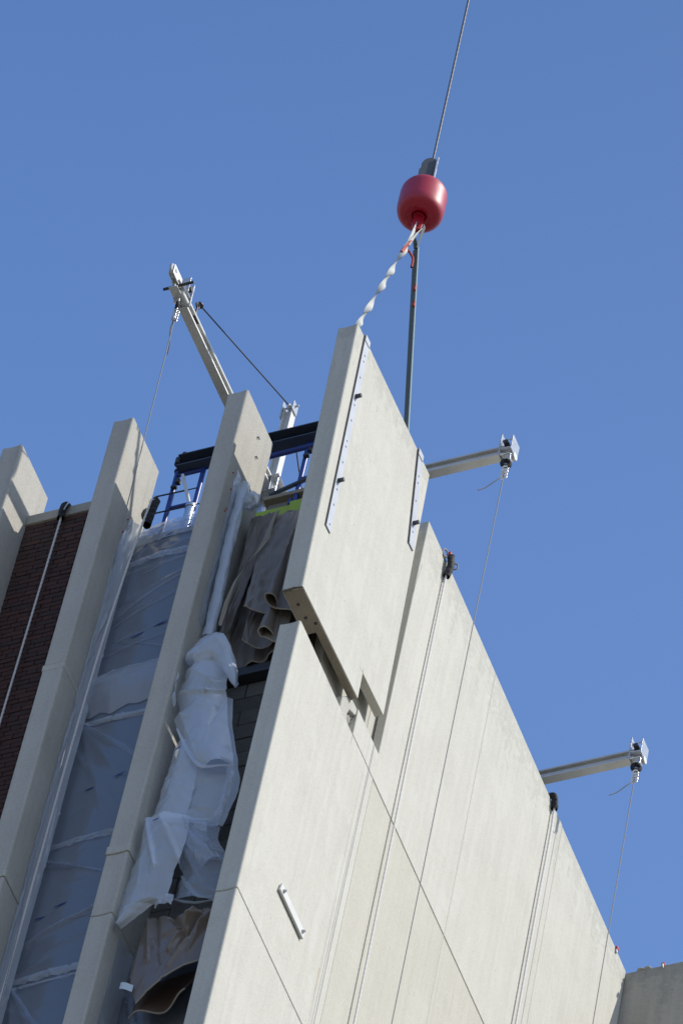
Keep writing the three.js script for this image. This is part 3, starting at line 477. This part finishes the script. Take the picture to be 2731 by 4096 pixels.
// ------------------------------------------------------------------ plastic sheeting
const inkMarks = (list, z) => list.map(([x, y, l, a]) => { const s = new THREE.Shape(); s.moveTo(-l / 2, 0); s.quadraticCurveTo(-.1 * l, .022, l / 2, .014); s.quadraticCurveTo(.05 * l, -.018, -l / 2, 0); const g = new THREE.ShapeGeometry(s, 6); g.rotateZ(a); g.translate(x, y, z(x, y)); return uvm(g); });
{
  const t = thing('plastic_sheeting', 'wide clear plastic sheeting stretched between two fins', 'plastic sheet', [-1.75, -9, -.45]);
  const cr = ridges([[-2.19, -.12, -1.50, -.75, .05, .022], [-2.19, -.14, -1.55, -1.25, .05, .02], [-2.19, -.16, -1.75, -1.5, .045, .018], [-2.19, -.5, -1.6, -1.5, .05, .016], [-2.2, -2.05, -1.45, -2.5, .05, .035], [-2.16, -3.20, -1.45, -2.80, .05, .035], [-2.2, -3.6, -1.5, -3.1, .04, .015], [-2.2, 1.5, -1.5, 2.0, .06, .02], [-2.2, 1.35, -1.6, 1.7, .05, -.015], [-2.2, 1.0, -1.4, 1.25, .04, .010], [-1.4, .6, -2.15, 1.0, .05, .012], [-2.2, -3.7, -1.7, -4.8, .05, .02], [-2.2, -3.7, -1.95, -4.9, .05, .02], [-2.2, -4.0, -1.5, -4.6, .04, .015], [-1.35, 2.5, -2.1, 2.2, .05, .012], [-2.2, 2.1, -1.35, 2.15, .03, .01], ...randomRidges(18, -2.2, -1.3, -6, 2.6, .05, .008), ...Array.from({ length: 60 }, () => { const x = rr(-2.2, -1.5), y = rr(-5, 2.6), a = rr(-.55, .55), l = rr(.25, .8); return [x, y, x + Math.cos(a) * l, y + Math.sin(a) * l, rr(.012, .028), rr(-.006, .007)]; })]);
  const zAt = (x, y) => { const s = clamp((x + 2.21) / .91, 0, 1); return -.50 + .05 * Math.sin(Math.PI * s) + cr(x, y) + .012 * noise.noise(x * 3, y * 1.2, 0) - .05 * sstep(2.4, 2.9, y); };
  part(t, 'sheet', sheet(60, 420, (s, v) => { const x = lerp(-2.208, -1.300, s), y = lerp(2.86 + .03 * s, -9, v) - .03 * Math.sin(Math.PI * s) * (v < .1 ? 1 : 0); return [x, y, zAt(x, y)]; }, .91, 11.9), M.film);
  const band = (name, yl, yr, h, sag, bulge, mat, sd) => { const q = ridges(randomRidges(26, -2.2, -1.3, Math.min(yl, yr) - h, Math.max(yl, yr), .03, .016)); return part(t, name, sheet(70, 24, (s, v) => { const x = lerp(-2.206, -1.302, s), yc = lerp(yl, yr, s) - sag * Math.sin(Math.PI * s), hh = h * (1 + .16 * noise.noise(x * 6, v > .5 ? 5 : 1, sd)), y = yc - hh * v; return [x, y, zAt(x, y) + .012 + bulge * Math.sin(Math.PI * v) + q(x, y)]; }, .9, h), mat); };
  band('folded_top', 2.87, 2.90, .34, .0, .03, M.filmBand, 1); band('folded_top', 2.30, 2.34, .10, .02, .008, M.filmThin, 2);
  band('gathered_band', .60, .66, .62, .03, .085, M.filmBand, 3); band('gathered_band', -.08, -.10, .085, .03, .015, M.filmBand, 4);
  band('taped_seam', -1.80, -1.74, .08, .05, .01, M.filmThin, 5); band('taped_seam', -3.60, -3.58, .10, .03, .015, M.filmBand, 6); band('taped_seam', -3.74, -3.70, .035, .03, .006, M.filmThin, 7);
  for (const [ax, ay, bx, by, w] of [[-2.18, -2.06, -1.40, -2.50, .040], [-2.19, -2.12, -1.45, -2.42, .020], [-2.15, -3.20, -1.42, -2.80, .038], [-2.18, -3.10, -1.50, -2.92, .018], [-2.19, 1.42, -1.45, 1.98, .030], [-2.19, 1.30, -1.55, 1.62, .020], [-2.19, -.14, -1.55, -.80, .05], [-1.36, .70, -2.05, 1.02, .022], [-2.19, -3.72, -1.72, -4.60, .045], [-1.35, 2.22, -2.0, 2.02, .022], [-2.19, .86, -1.50, 1.0, .016]])
    part(t, 'crease', sheet(4, 50, (s, v) => { const x = clamp(lerp(ax, bx, v) + .010 * noise.noise(v * 6, ax * 9, 0) - (by - ay) * (s - .5) * w, -2.205, -1.303), y = lerp(ay, by, v) + .012 * noise.noise(v * 5, ay * 7, 2) + (s - .5) * w * 1.3 * Math.pow(Math.sin(Math.PI * (.08 + .9 * v)), .7); return [x, y, zAt(x, y) + .004 + .012 * Math.sin(Math.PI * s)]; }, .05, 1), M.filmCrease);
  for (const g of inkMarks([[-1.86, 1.05, .14, .3], [-1.66, 1.15, .15, .35], [-1.62, 2.62, .07, .9], [-1.78, 2.50, .09, .4], [-2.0, 2.40, .06, .4], [-1.66, -1.05, .14, .3], [-1.92, -1.15, .12, .1], [-1.90, -2.75, .13, .25], [-2.08, -2.85, .10, 0], [-1.5, -2.6, .06, .3]], (x, y) => zAt(x, y) + (y > 2.3 ? .05 : .008))) part(t, 'ink_mark', g, M.ink);
}
{
  const t = thing('plastic_wrap', 'milky plastic strip taped down the flank of the second fin', 'plastic sheet', [-2.2, -8, -.35]);
  const q = ridges(randomRidges(150, -.45, -.18, -7.5, 2.8, .03, .012, .8));
  part(t, 'strip', sheet(16, 380, (s, v) => { const y = lerp(2.86, -7.5, v), w = y > 2.3 ? lerp(.22, .12, (2.86 - y) / .56) : .12 + .02 * noise.noise(y * 1.7, 3, 0), z = lerp(-.28 + .012 * noise.noise(y * 3, 0, 0) - (y > 2.3 ? (y - 2.3) * .12 : 0), -.44, s); return [-2.205 + Math.abs(q(z, y)) * 1.2 + .05 * s * s + .004, y, z + (.1 - w) * .2]; }, .2, 10), M.filmWhite);
  for (const [y, z] of [[2.55, -.30], [2.78, -.33]]) part(t, 'red_washer', cyl(V(-2.205, y, z), V(-2.193, y, z), .007, 10), M.redClip);
}
{
  const t = thing('plastic_roll', 'rolled white plastic running down the flank of the middle fin', 'plastic sheet', [-1.03, .5, -.24]);
  const n = 200, m = 20, q = randomRidges(1, 0, 1, 0, 1, 1, 1);
  part(t, 'roll', sheet(m, n, (s, v) => { const a = s * Math.PI * 2, y = lerp(2.74, .42, v), r = .050 + .012 * noise.noise(y * 4, 1, 0) + .010 * noise.noise(Math.cos(a) * 1.5, y * 6, Math.sin(a) * 1.5) + .006 * Math.abs(noise.noise(Math.cos(a) * 4, y * 14, Math.sin(a) * 4)); return [-1.028 + .010 * Math.sin(y * 2) + Math.cos(a) * r, y, -.235 - .008 * Math.sin(y * 3) + Math.sin(a) * r]; }, .35, 2.3), M.filmWhite);
  part(t, 'flap', sheet(10, 120, (s, v) => { const y = lerp(2.86, .6, v); return [-1.09 + .004 * Math.sin(y * 9) + .008 * noise.noise(s * 3, y * 5, 4) + .004, y, lerp(-.14, -.24, s) + .014 * noise.noise(y * 4, 2, 1)]; }, .1, 2.3), M.filmThin);
  part(t, 'puckered_end', sheet(20, 16, (s, v) => { const a = s * Math.PI * 2, b = v * Math.PI, r = .07 * (1 + .45 * noise.noise(Math.cos(a) * 2, b * 2, Math.sin(a) * 2)); return [-.955 + Math.cos(a) * Math.sin(b) * r * 1.2, 2.52 + Math.cos(b) * r * 1.5, -.28 + Math.sin(a) * Math.sin(b) * r]; }), M.filmWhite);
  for (const [y, z] of [[2.76, -.10], [2.55, -.13], [2.20, -.12], [2.26, -.14]]) part(t, 'red_washer', cyl(V(-1.098, y, z), V(-1.088, y, z), .007, 10), M.redClip);
}
{
  const t = thing('crumpled_plastic', 'crumpled white plastic sheeting hanging torn beside the middle fin', 'plastic sheet', [-.75, -3.8, -.1]);
  // bunched head, tied off above the drapes
  const kn = new THREE.SphereGeometry(1, 72, 54), p = kn.attributes.position;
  for (let i = 0; i < p.count; i++) { const x = p.getX(i), y = p.getY(i), z = p.getZ(i); const f = 1 + .16 * noise.noise(x * 1.4, y * 1.4, z * 1.4 + 3) + .10 * (.5 - Math.abs(noise.noise(x * 2.2 + y * 2, y * 2 - x, z * 2))) + .05 * (.4 - Math.abs(noise.noise(x * 4 + 4, y * 6 - x * 3, z * 4))); const lobe = x > .1 ? -.42 * (x - .1) * (x - .1) - .24 * (x - .1) : .02 * x; p.setXYZ(i, -.80 + x * f * (y < -.2 && x < 0 ? .20 : .255), -.06 + y * f * (x > 0 ? .21 : .235) + lobe, -.10 + z * f * .13); }
  kn.computeVertexNormals(); part(t, 'bunched_top', kn, M.filmWhite);
  const drape = (name, Lp, Rp, nv, nu, zf, sd, mat, fold, wob = .022) => {
    const l = poly(Lp), r = poly(Rp);
    fold = [...(fold || []), ...randomRidges(26, Lp[0][0], Rp[0][0], Lp[Lp.length - 1][1], Lp[0][1], .04, .013, .2)]; const k2 = ridges(fold);
    return part(t, name, sheet(nu, nv, (s, v) => { const A = l(v), B = r(v), jag = .010 * noise.noise(v * 9, sd, s * 2); const x = lerp(A[0], B[0], s) + jag, y = lerp(A[1], B[1], s) + .01 * noise.noise(s * 7, sd, v * 2); return [x, y, zf(s, v) + k2(x, y) + wob * noise.noise(x * 5, y * 2.4, sd) + .006 * noise.noise(x * 13, y * 8, sd)]; }, 1, 2), mat);
  };
  const strip = (pts, w, z, mat = M.filmThin, z1 = z) => { const c = new THREE.CatmullRomCurve3(pts.map((q, i) => V(q[0], q[1], lerp(z, z1, i / (pts.length - 1))))); return part(t, 'fold', sheet(5, 48, (s, v) => { const q = c.getPoint(v), d = c.getTangent(v), k = w * Math.pow(Math.sin(Math.PI * clamp(v * .9 + .06, 0, 1)), .6) * (1 - .4 * v) * (s - .5) * (1 + .4 * noise.noise(v * 5, w * 50, s)); return [q.x - d.y * k, q.y + d.x * k, q.z + .010 * Math.sin(Math.PI * s) + .006 * noise.noise(q.x * 9, q.y * 9, 1)]; }, .1, 1), mat); };
  const bulge = (s, d) => d * Math.sin(Math.PI * clamp(s, 0, 1));
  drape('front_layer', [[-1.03, -.16], [-1.05, -.26], [-1.07, -.38], [-1.08, -.60], [-1.03, -.78], [-1.05, -.92], [-.99, -1.10], [-.93, -1.28], [-.86, -1.44], [-.76, -1.62], [-.66, -1.74]], [[-.66, -.30], [-.65, -.40], [-.64, -.52], [-.62, -.68], [-.585, -.85], [-.55, -1.03], [-.52, -1.18], [-.47, -1.38], [-.43, -1.55], [-.39, -1.72], [-.37, -1.80]], 130, 60, (s, v) => -.12 + bulge(s, .10), 2, M.filmWhite,
    [[-1.03, -.25, -.66, -.66, .06, .03], [-1.05, -.60, -.74, -.76, .05, .045], [-.74, -.76, -.58, -.64, .04, .05], [-.98, -.92, -.70, -1.66, .06, .022], [-.62, -.78, -.66, -1.2, .05, -.035]]);
  drape('back_layer', [[-1.02, -.5], [-1.01, -.9], [-.99, -1.20], [-1.01, -1.5], [-1.015, -1.75], [-1.02, -1.98], [-1.05, -2.2], [-1.065, -2.36]], [[-.62, -.6], [-.57, -.95], [-.50, -1.25], [-.42, -1.55], [-.365, -1.80], [-.345, -2.0], [-.365, -2.25], [-.40, -2.50]], 120, 60, (s, v) => -.24 + bulge(s, .08) + .03 * v, 3, M.filmWhite, [[-.78, -1.5, -.84, -2.4, .12, .04], [-.45, -1.8, -.42, -2.5, .04, .03]]);
  drape('blue_fold', [[-.98, -1.25], [-1.0, -1.6], [-1.01, -1.95], [-1.05, -2.34]], [[-.80, -1.32], [-.74, -1.6], [-.70, -1.95], [-.72, -2.38]], 60, 24, s => -.13 + bulge(s, .05), 9, M.filmWhite, []);
  drape('side_fold', [[-.44, -1.78], [-.42, -2.0], [-.43, -2.25], [-.46, -2.48]], [[-.365, -1.80], [-.34, -2.0], [-.36, -2.25], [-.395, -2.50]], 40, 10, s => -.12 + bulge(s, .03), 10, M.filmThin, []);
  drape('curled_edge', [[-1.13, -.28], [-1.12, -.45], [-1.095, -.62], [-1.06, -.80]], [[-1.07, -.34], [-1.07, -.48], [-1.05, -.66], [-1.02, -.82]], 24, 8, s => -.06 + .03 * s, 8, M.filmWhite, []);
  strip([[-.98, -1.12], [-.82, -1.48], [-.66, -1.74], [-.50, -1.78], [-.37, -1.81]], .05, -.07, M.filmWhite, -.09);
  strip([[-1.06, -2.35], [-.85, -2.36], [-.62, -2.42], [-.44, -2.46]], .07, -.085, M.filmThin, -.15);
  drape('lower_left_layer', [[-1.062, -2.34], [-1.045, -2.5], [-1.065, -2.8], [-1.08, -3.02], [-1.095, -3.27], [-1.10, -3.50], [-1.13, -3.62], [-1.07, -3.80]], [[-.66, -2.40], [-.65, -2.7], [-.655, -3.0], [-.685, -3.13], [-.68, -3.35], [-.69, -3.50], [-.80, -3.52], [-1.04, -3.79]], 110, 44, (s, v) => -.10 + bulge(s, .07), 4, M.filmWhite, [[-1.05, -2.36, -.84, -3.1, .06, .05], [-.90, -2.4, -.66, -3.0, .07, .03], [-1.05, -2.5, -.95, -3.3, .06, .02]]);
  strip([[-1.05, -2.36], [-.96, -2.65], [-.87, -2.95], [-.83, -3.15]], .06, -.07, M.filmWhite, -.02); strip([[-.92, -2.38], [-.80, -2.62], [-.70, -2.85], [-.65, -3.05]], .055, -.05, M.filmThin, -.10);
  drape('lower_right_layer', [[-.95, -2.38], [-.84, -2.6], [-.74, -2.85], [-.66, -3.05], [-.66, -3.2], [-.68, -3.38]], [[-.42, -2.48], [-.40, -2.70], [-.325, -2.86], [-.295, -2.99], [-.28, -3.3], [-.275, -3.56]], 80, 44, (s, v) => -.20 + bulge(s, .05), 5, M.filmThin, [[-.82, -2.45, -.36, -3.0, .06, .04], [-.8, -2.5, -.45, -3.3, .07, .03], [-.66, -3.2, -.3, -3.45, .06, .02]]);
  drape('lower_right_layer', [[-.86, -2.40], [-.76, -2.6], [-.62, -2.85], [-.46, -3.08]], [[-.52, -2.44], [-.50, -2.62], [-.40, -2.84], [-.29, -3.02]], 50, 30, (s, v) => -.16 + bulge(s, .06), 6, M.filmThin, [[-.70, -2.42, -.40, -2.95, .05, .04]]);
  strip([[-.84, -2.40], [-.68, -2.66], [-.50, -2.93], [-.31, -3.02]], .06, -.10, M.filmThin, -.17); strip([[-.70, -2.42], [-.64, -2.60], [-.48, -2.80], [-.33, -2.90]], .045, -.12, M.filmThin, -.17); strip([[-.66, -3.10], [-.56, -3.28], [-.44, -3.44], [-.29, -3.50]], .05, -.19, M.filmThin, -.18); strip([[-.68, -3.40], [-.5, -3.50], [-.29, -3.55]], .04, -.19, M.filmThin, -.18);
  drape('frayed_hem', [[-.80, -3.44], [-.80, -3.50], [-.79, -3.56]], [[-.63, -3.46], [-.62, -3.54], [-.63, -3.60]], 14, 24, s => -.11 + bulge(s, .04), 7, M.filmWhite, randomRidges(10, -.8, -.6, -3.6, -3.4, .04, .02));
  for (const g of inkMarks([[-.90, -2.52, .07, .1], [-.86, -1.55, .06, .5]], () => .02)) part(t, 'ink_mark', g, M.ink);
}
{
  const t = thing('plastic_wrap', 'thin plastic strip on the flank of the middle fin below the torn drape', 'plastic sheet', [-1.09, -8, -.2]);
  const q = ridges(randomRidges(60, -.4, -.1, -8, -3.8, .03, .010, .8));
  part(t, 'strip', sheet(12, 160, (s, v) => { const y = lerp(-3.75, -8, v), z = lerp(-.19 + .015 * noise.noise(y * 3, 5, 0), -.42, s); return [-1.092 + Math.abs(q(z, y)) + .03 * s * s, y, z]; }, .25, 4.2), M.filmThin);
  const b = thing('plastic_sheeting', 'dark clear plastic sheeting behind the hanging brown tarp', 'plastic sheet', [-.65, -9, -.45]);
  const k = ridges([[-1.05, -3.9, -.8, -5.6, .05, .03], [-1.05, -4.2, -.6, -5.6, .05, .03], [-1.05, -4.6, -.5, -5.5, .04, .02], ...randomRidges(30, -1.1, -.2, -8, -3.6, .04, .012)]);
  part(b, 'sheet', sheet(40, 160, (s, v) => { const x = lerp(-1.092, -.20, s), y = lerp(-3.62, -9, v); return [x, y, -.46 + .04 * Math.sin(Math.PI * s) + k(x, y)]; }, .9, 5.4), M.film);
}

// ------------------------------------------------------------------ canvas tarps
{
  const t = thing('canvas_tarp', 'grey brown canvas tarp hanging in deep folds beside the hoisted panel', 'tarp', [-.6, .15, -.35]);
  const hemOf = (f, n, r) => { const c = []; for (let i = 0; i <= n; i++) c.push(f(i / n)); return tube(c, r, n * 3, 6); };
  const hang = (name, top, bot, folds, nu, nv, sd, hem, mat = M.tarp) => {
    const f = (s, v) => { const A = top(s), B = bot(s), k = Math.pow(v, .8), w = folds(s, v); return [lerp(A[0], B[0], k) + w[0] * k, lerp(A[1], B[1], v), lerp(A[2], B[2], k) + w[1] * k + .018 * noise.noise(s * 9, v * 6, sd) + .022 * (.4 - Math.abs(noise.noise(s * 7 + v * 3, v * 4 - s, sd + 3))) + .007 * noise.noise(s * 24, v * 14, sd)]; };
    const m = part(t, name, sheet(nu, nv, f, 1.5, 2.4), mat); if (hem) part(m, 'hem', hemOf(s => f(s, 1), 60, .007), M.tarpHem); return m;
  };
  const wave = (n, ax, az, ph) => (s, v) => { const q = s + .07 * Math.sin(s * 9 + ph) + .05 * noise.noise(s * 3, v * 2, ph), k = 1 + .35 * Math.sin(s * 5 + ph * 2); return [ax * k * Math.sin(2 * Math.PI * n * q + ph + 1.57), az * k * Math.sin(2 * Math.PI * n * q + ph)]; };
  hang('back_fold', s => [lerp(-1.03, -.20, s), 2.585 + .14 * Math.abs(s - .5) - .02 * Math.sin(s * 9), -.53], s => [lerp(-.98, -.20, s), .24 - .03 * Math.sin(s * 7), -.47], (s, v) => [.0, .03 * Math.sin(s * 21) + .02 * Math.sin(s * 9 + v * 2)], 120, 60, 1, true);
  hang('left_fold', s => [lerp(-1.0, -.74, s), lerp(2.46, 2.54, s), lerp(-.42, -.46, s)], s => [lerp(-.97, -.86, s), .50, lerp(-.40, -.34, s)], wave(1.2, .03, .05, .4), 60, 60, 2, true);
  hang('front_fold', s => [lerp(-.86, -.16, s), 2.53 + .04 * s, -.50], s => [lerp(-.66, -.17, s), lerp(.72, .53, s), lerp(-.20, -.16, s)], wave(1.55, .07, .085, 2.6), 120, 80, 3, true);
  hang('middle_fold', s => [lerp(-.84, -.25, s), 2.44, -.50], s => [lerp(-.64, -.30, s), lerp(.36, .16, s), lerp(-.30, -.24, s)], wave(1.35, .08, .085, 2.9), 110, 70, 4, true);
  part(t, 'edge_strip', sheet(6, 90, (s, v) => { const c = poly([[-.76, 2.45, -.44], [-.735, 1.95, -.36], [-.76, 1.72, -.32], [-.83, 1.45, -.29], [-.89, 1.2, -.27], [-.92, .9, -.27], [-.935, .6, -.28]])(v); return [c[0] + lerp(-.014, .014, s), c[1], c[2] + .012 * Math.sin(s * 3 + v * 9) + .03]; }, .05, 2), M.tarpHem, 'pale webbing edge strip');
}
{
  const t = thing('canvas_tarp', 'brown canvas tarp slung loosely below the torn plastic', 'tarp', [-.6, -4.85, -.15]);
  const hemOf = (f, n, r) => { const c = []; for (let i = 0; i <= n; i++) c.push(f(i / n)); return tube(c, r, n * 3, 6); };
  const k = ridges([[-.86, -3.62, -.72, -4.3, .04, .05], [-.80, -3.60, -.60, -4.4, .04, -.04], [-.62, -3.62, -.25, -3.66, .03, -.06], [-.64, -3.66, -.40, -4.1, .06, -.07], [-.42, -3.70, -.54, -4.25, .045, .07], [-.34, -3.70, -.62, -4.0, .05, .05], [-.26, -3.72, -.5, -4.5, .05, .05], [-.36, -3.72, -.48, -4.2, .03, -.05], [-.30, -3.72, -.36, -4.3, .035, .045], [-.74, -4.0, -.62, -4.25, .05, .03], [-.86, -4.0, -.84, -4.5, .04, .03], ...randomRidges(24, -.88, -.22, -4.7, -3.6, .05, .014, .5)]);
  const l = poly([[-.90, -3.54], [-.89, -3.75], [-.90, -4.12], [-.885, -4.38], [-.83, -4.58], [-.745, -4.81]]), r = poly([[-.24, -3.64], [-.22, -3.75], [-.21, -3.9], [-.21, -4.05], [-.21, -4.2], [-.21, -4.40]]);
  const f = (s, v) => { const A = l(v), B = r(v), x = lerp(A[0], B[0], s), y = lerp(A[1], B[1], s) - (v < .12 ? .07 * Math.sin(Math.PI * s) * (1 - v / .12) : 0); return [x, y, -.22 + .10 * v + .07 * Math.sin(Math.PI * s) + k(x, y)]; };
  const a = part(t, 'front_fold', sheet(80, 80, f, .7, 1.2), M.tarpBrown); part(a, 'hem', hemOf(s => { const p = f(s, 1); return [p[0], p[1], p[2]]; }, 40, .008), M.tarpHem);
  const l2 = poly([[-.88, -4.3], [-.85, -4.6], [-.835, -4.85]]), r2 = poly([[-.22, -4.2], [-.30, -4.4], [-.36, -4.68]]);
  const f2 = (s, v) => { const A = l2(v), B = r2(v), x = lerp(A[0], B[0], s), y = lerp(A[1], B[1], s) - .05 * Math.sin(Math.PI * s) * v; return [x, y, -.34 + .12 * v + .05 * Math.sin(s * 8) * v]; };
  const b = part(t, 'back_fold', sheet(50, 40, f2, .6, .5), M.tarpInside); part(b, 'hem', hemOf(s => f2(s, 1), 30, .008), M.tarpHem);
  part(t, 'paper_tag', sheet(6, 4, (s, v) => [lerp(-.915, -.80, s), lerp(-4.51, -4.57, s) - v * .085 - .004 * Math.sin(s * 6), -.10 + .012 * Math.sin(s * 5)]), std([.62, .70, .74], .6, { side: THREE.DoubleSide }), 'white paper tag');
}

// alike parts of one thing may share a name; repeats inside the tower are told apart by number
scene.traverse(o => { if (o.isMesh) { o.castShadow = o.receiveShadow = true; } });
renderer.render(scene, camera);
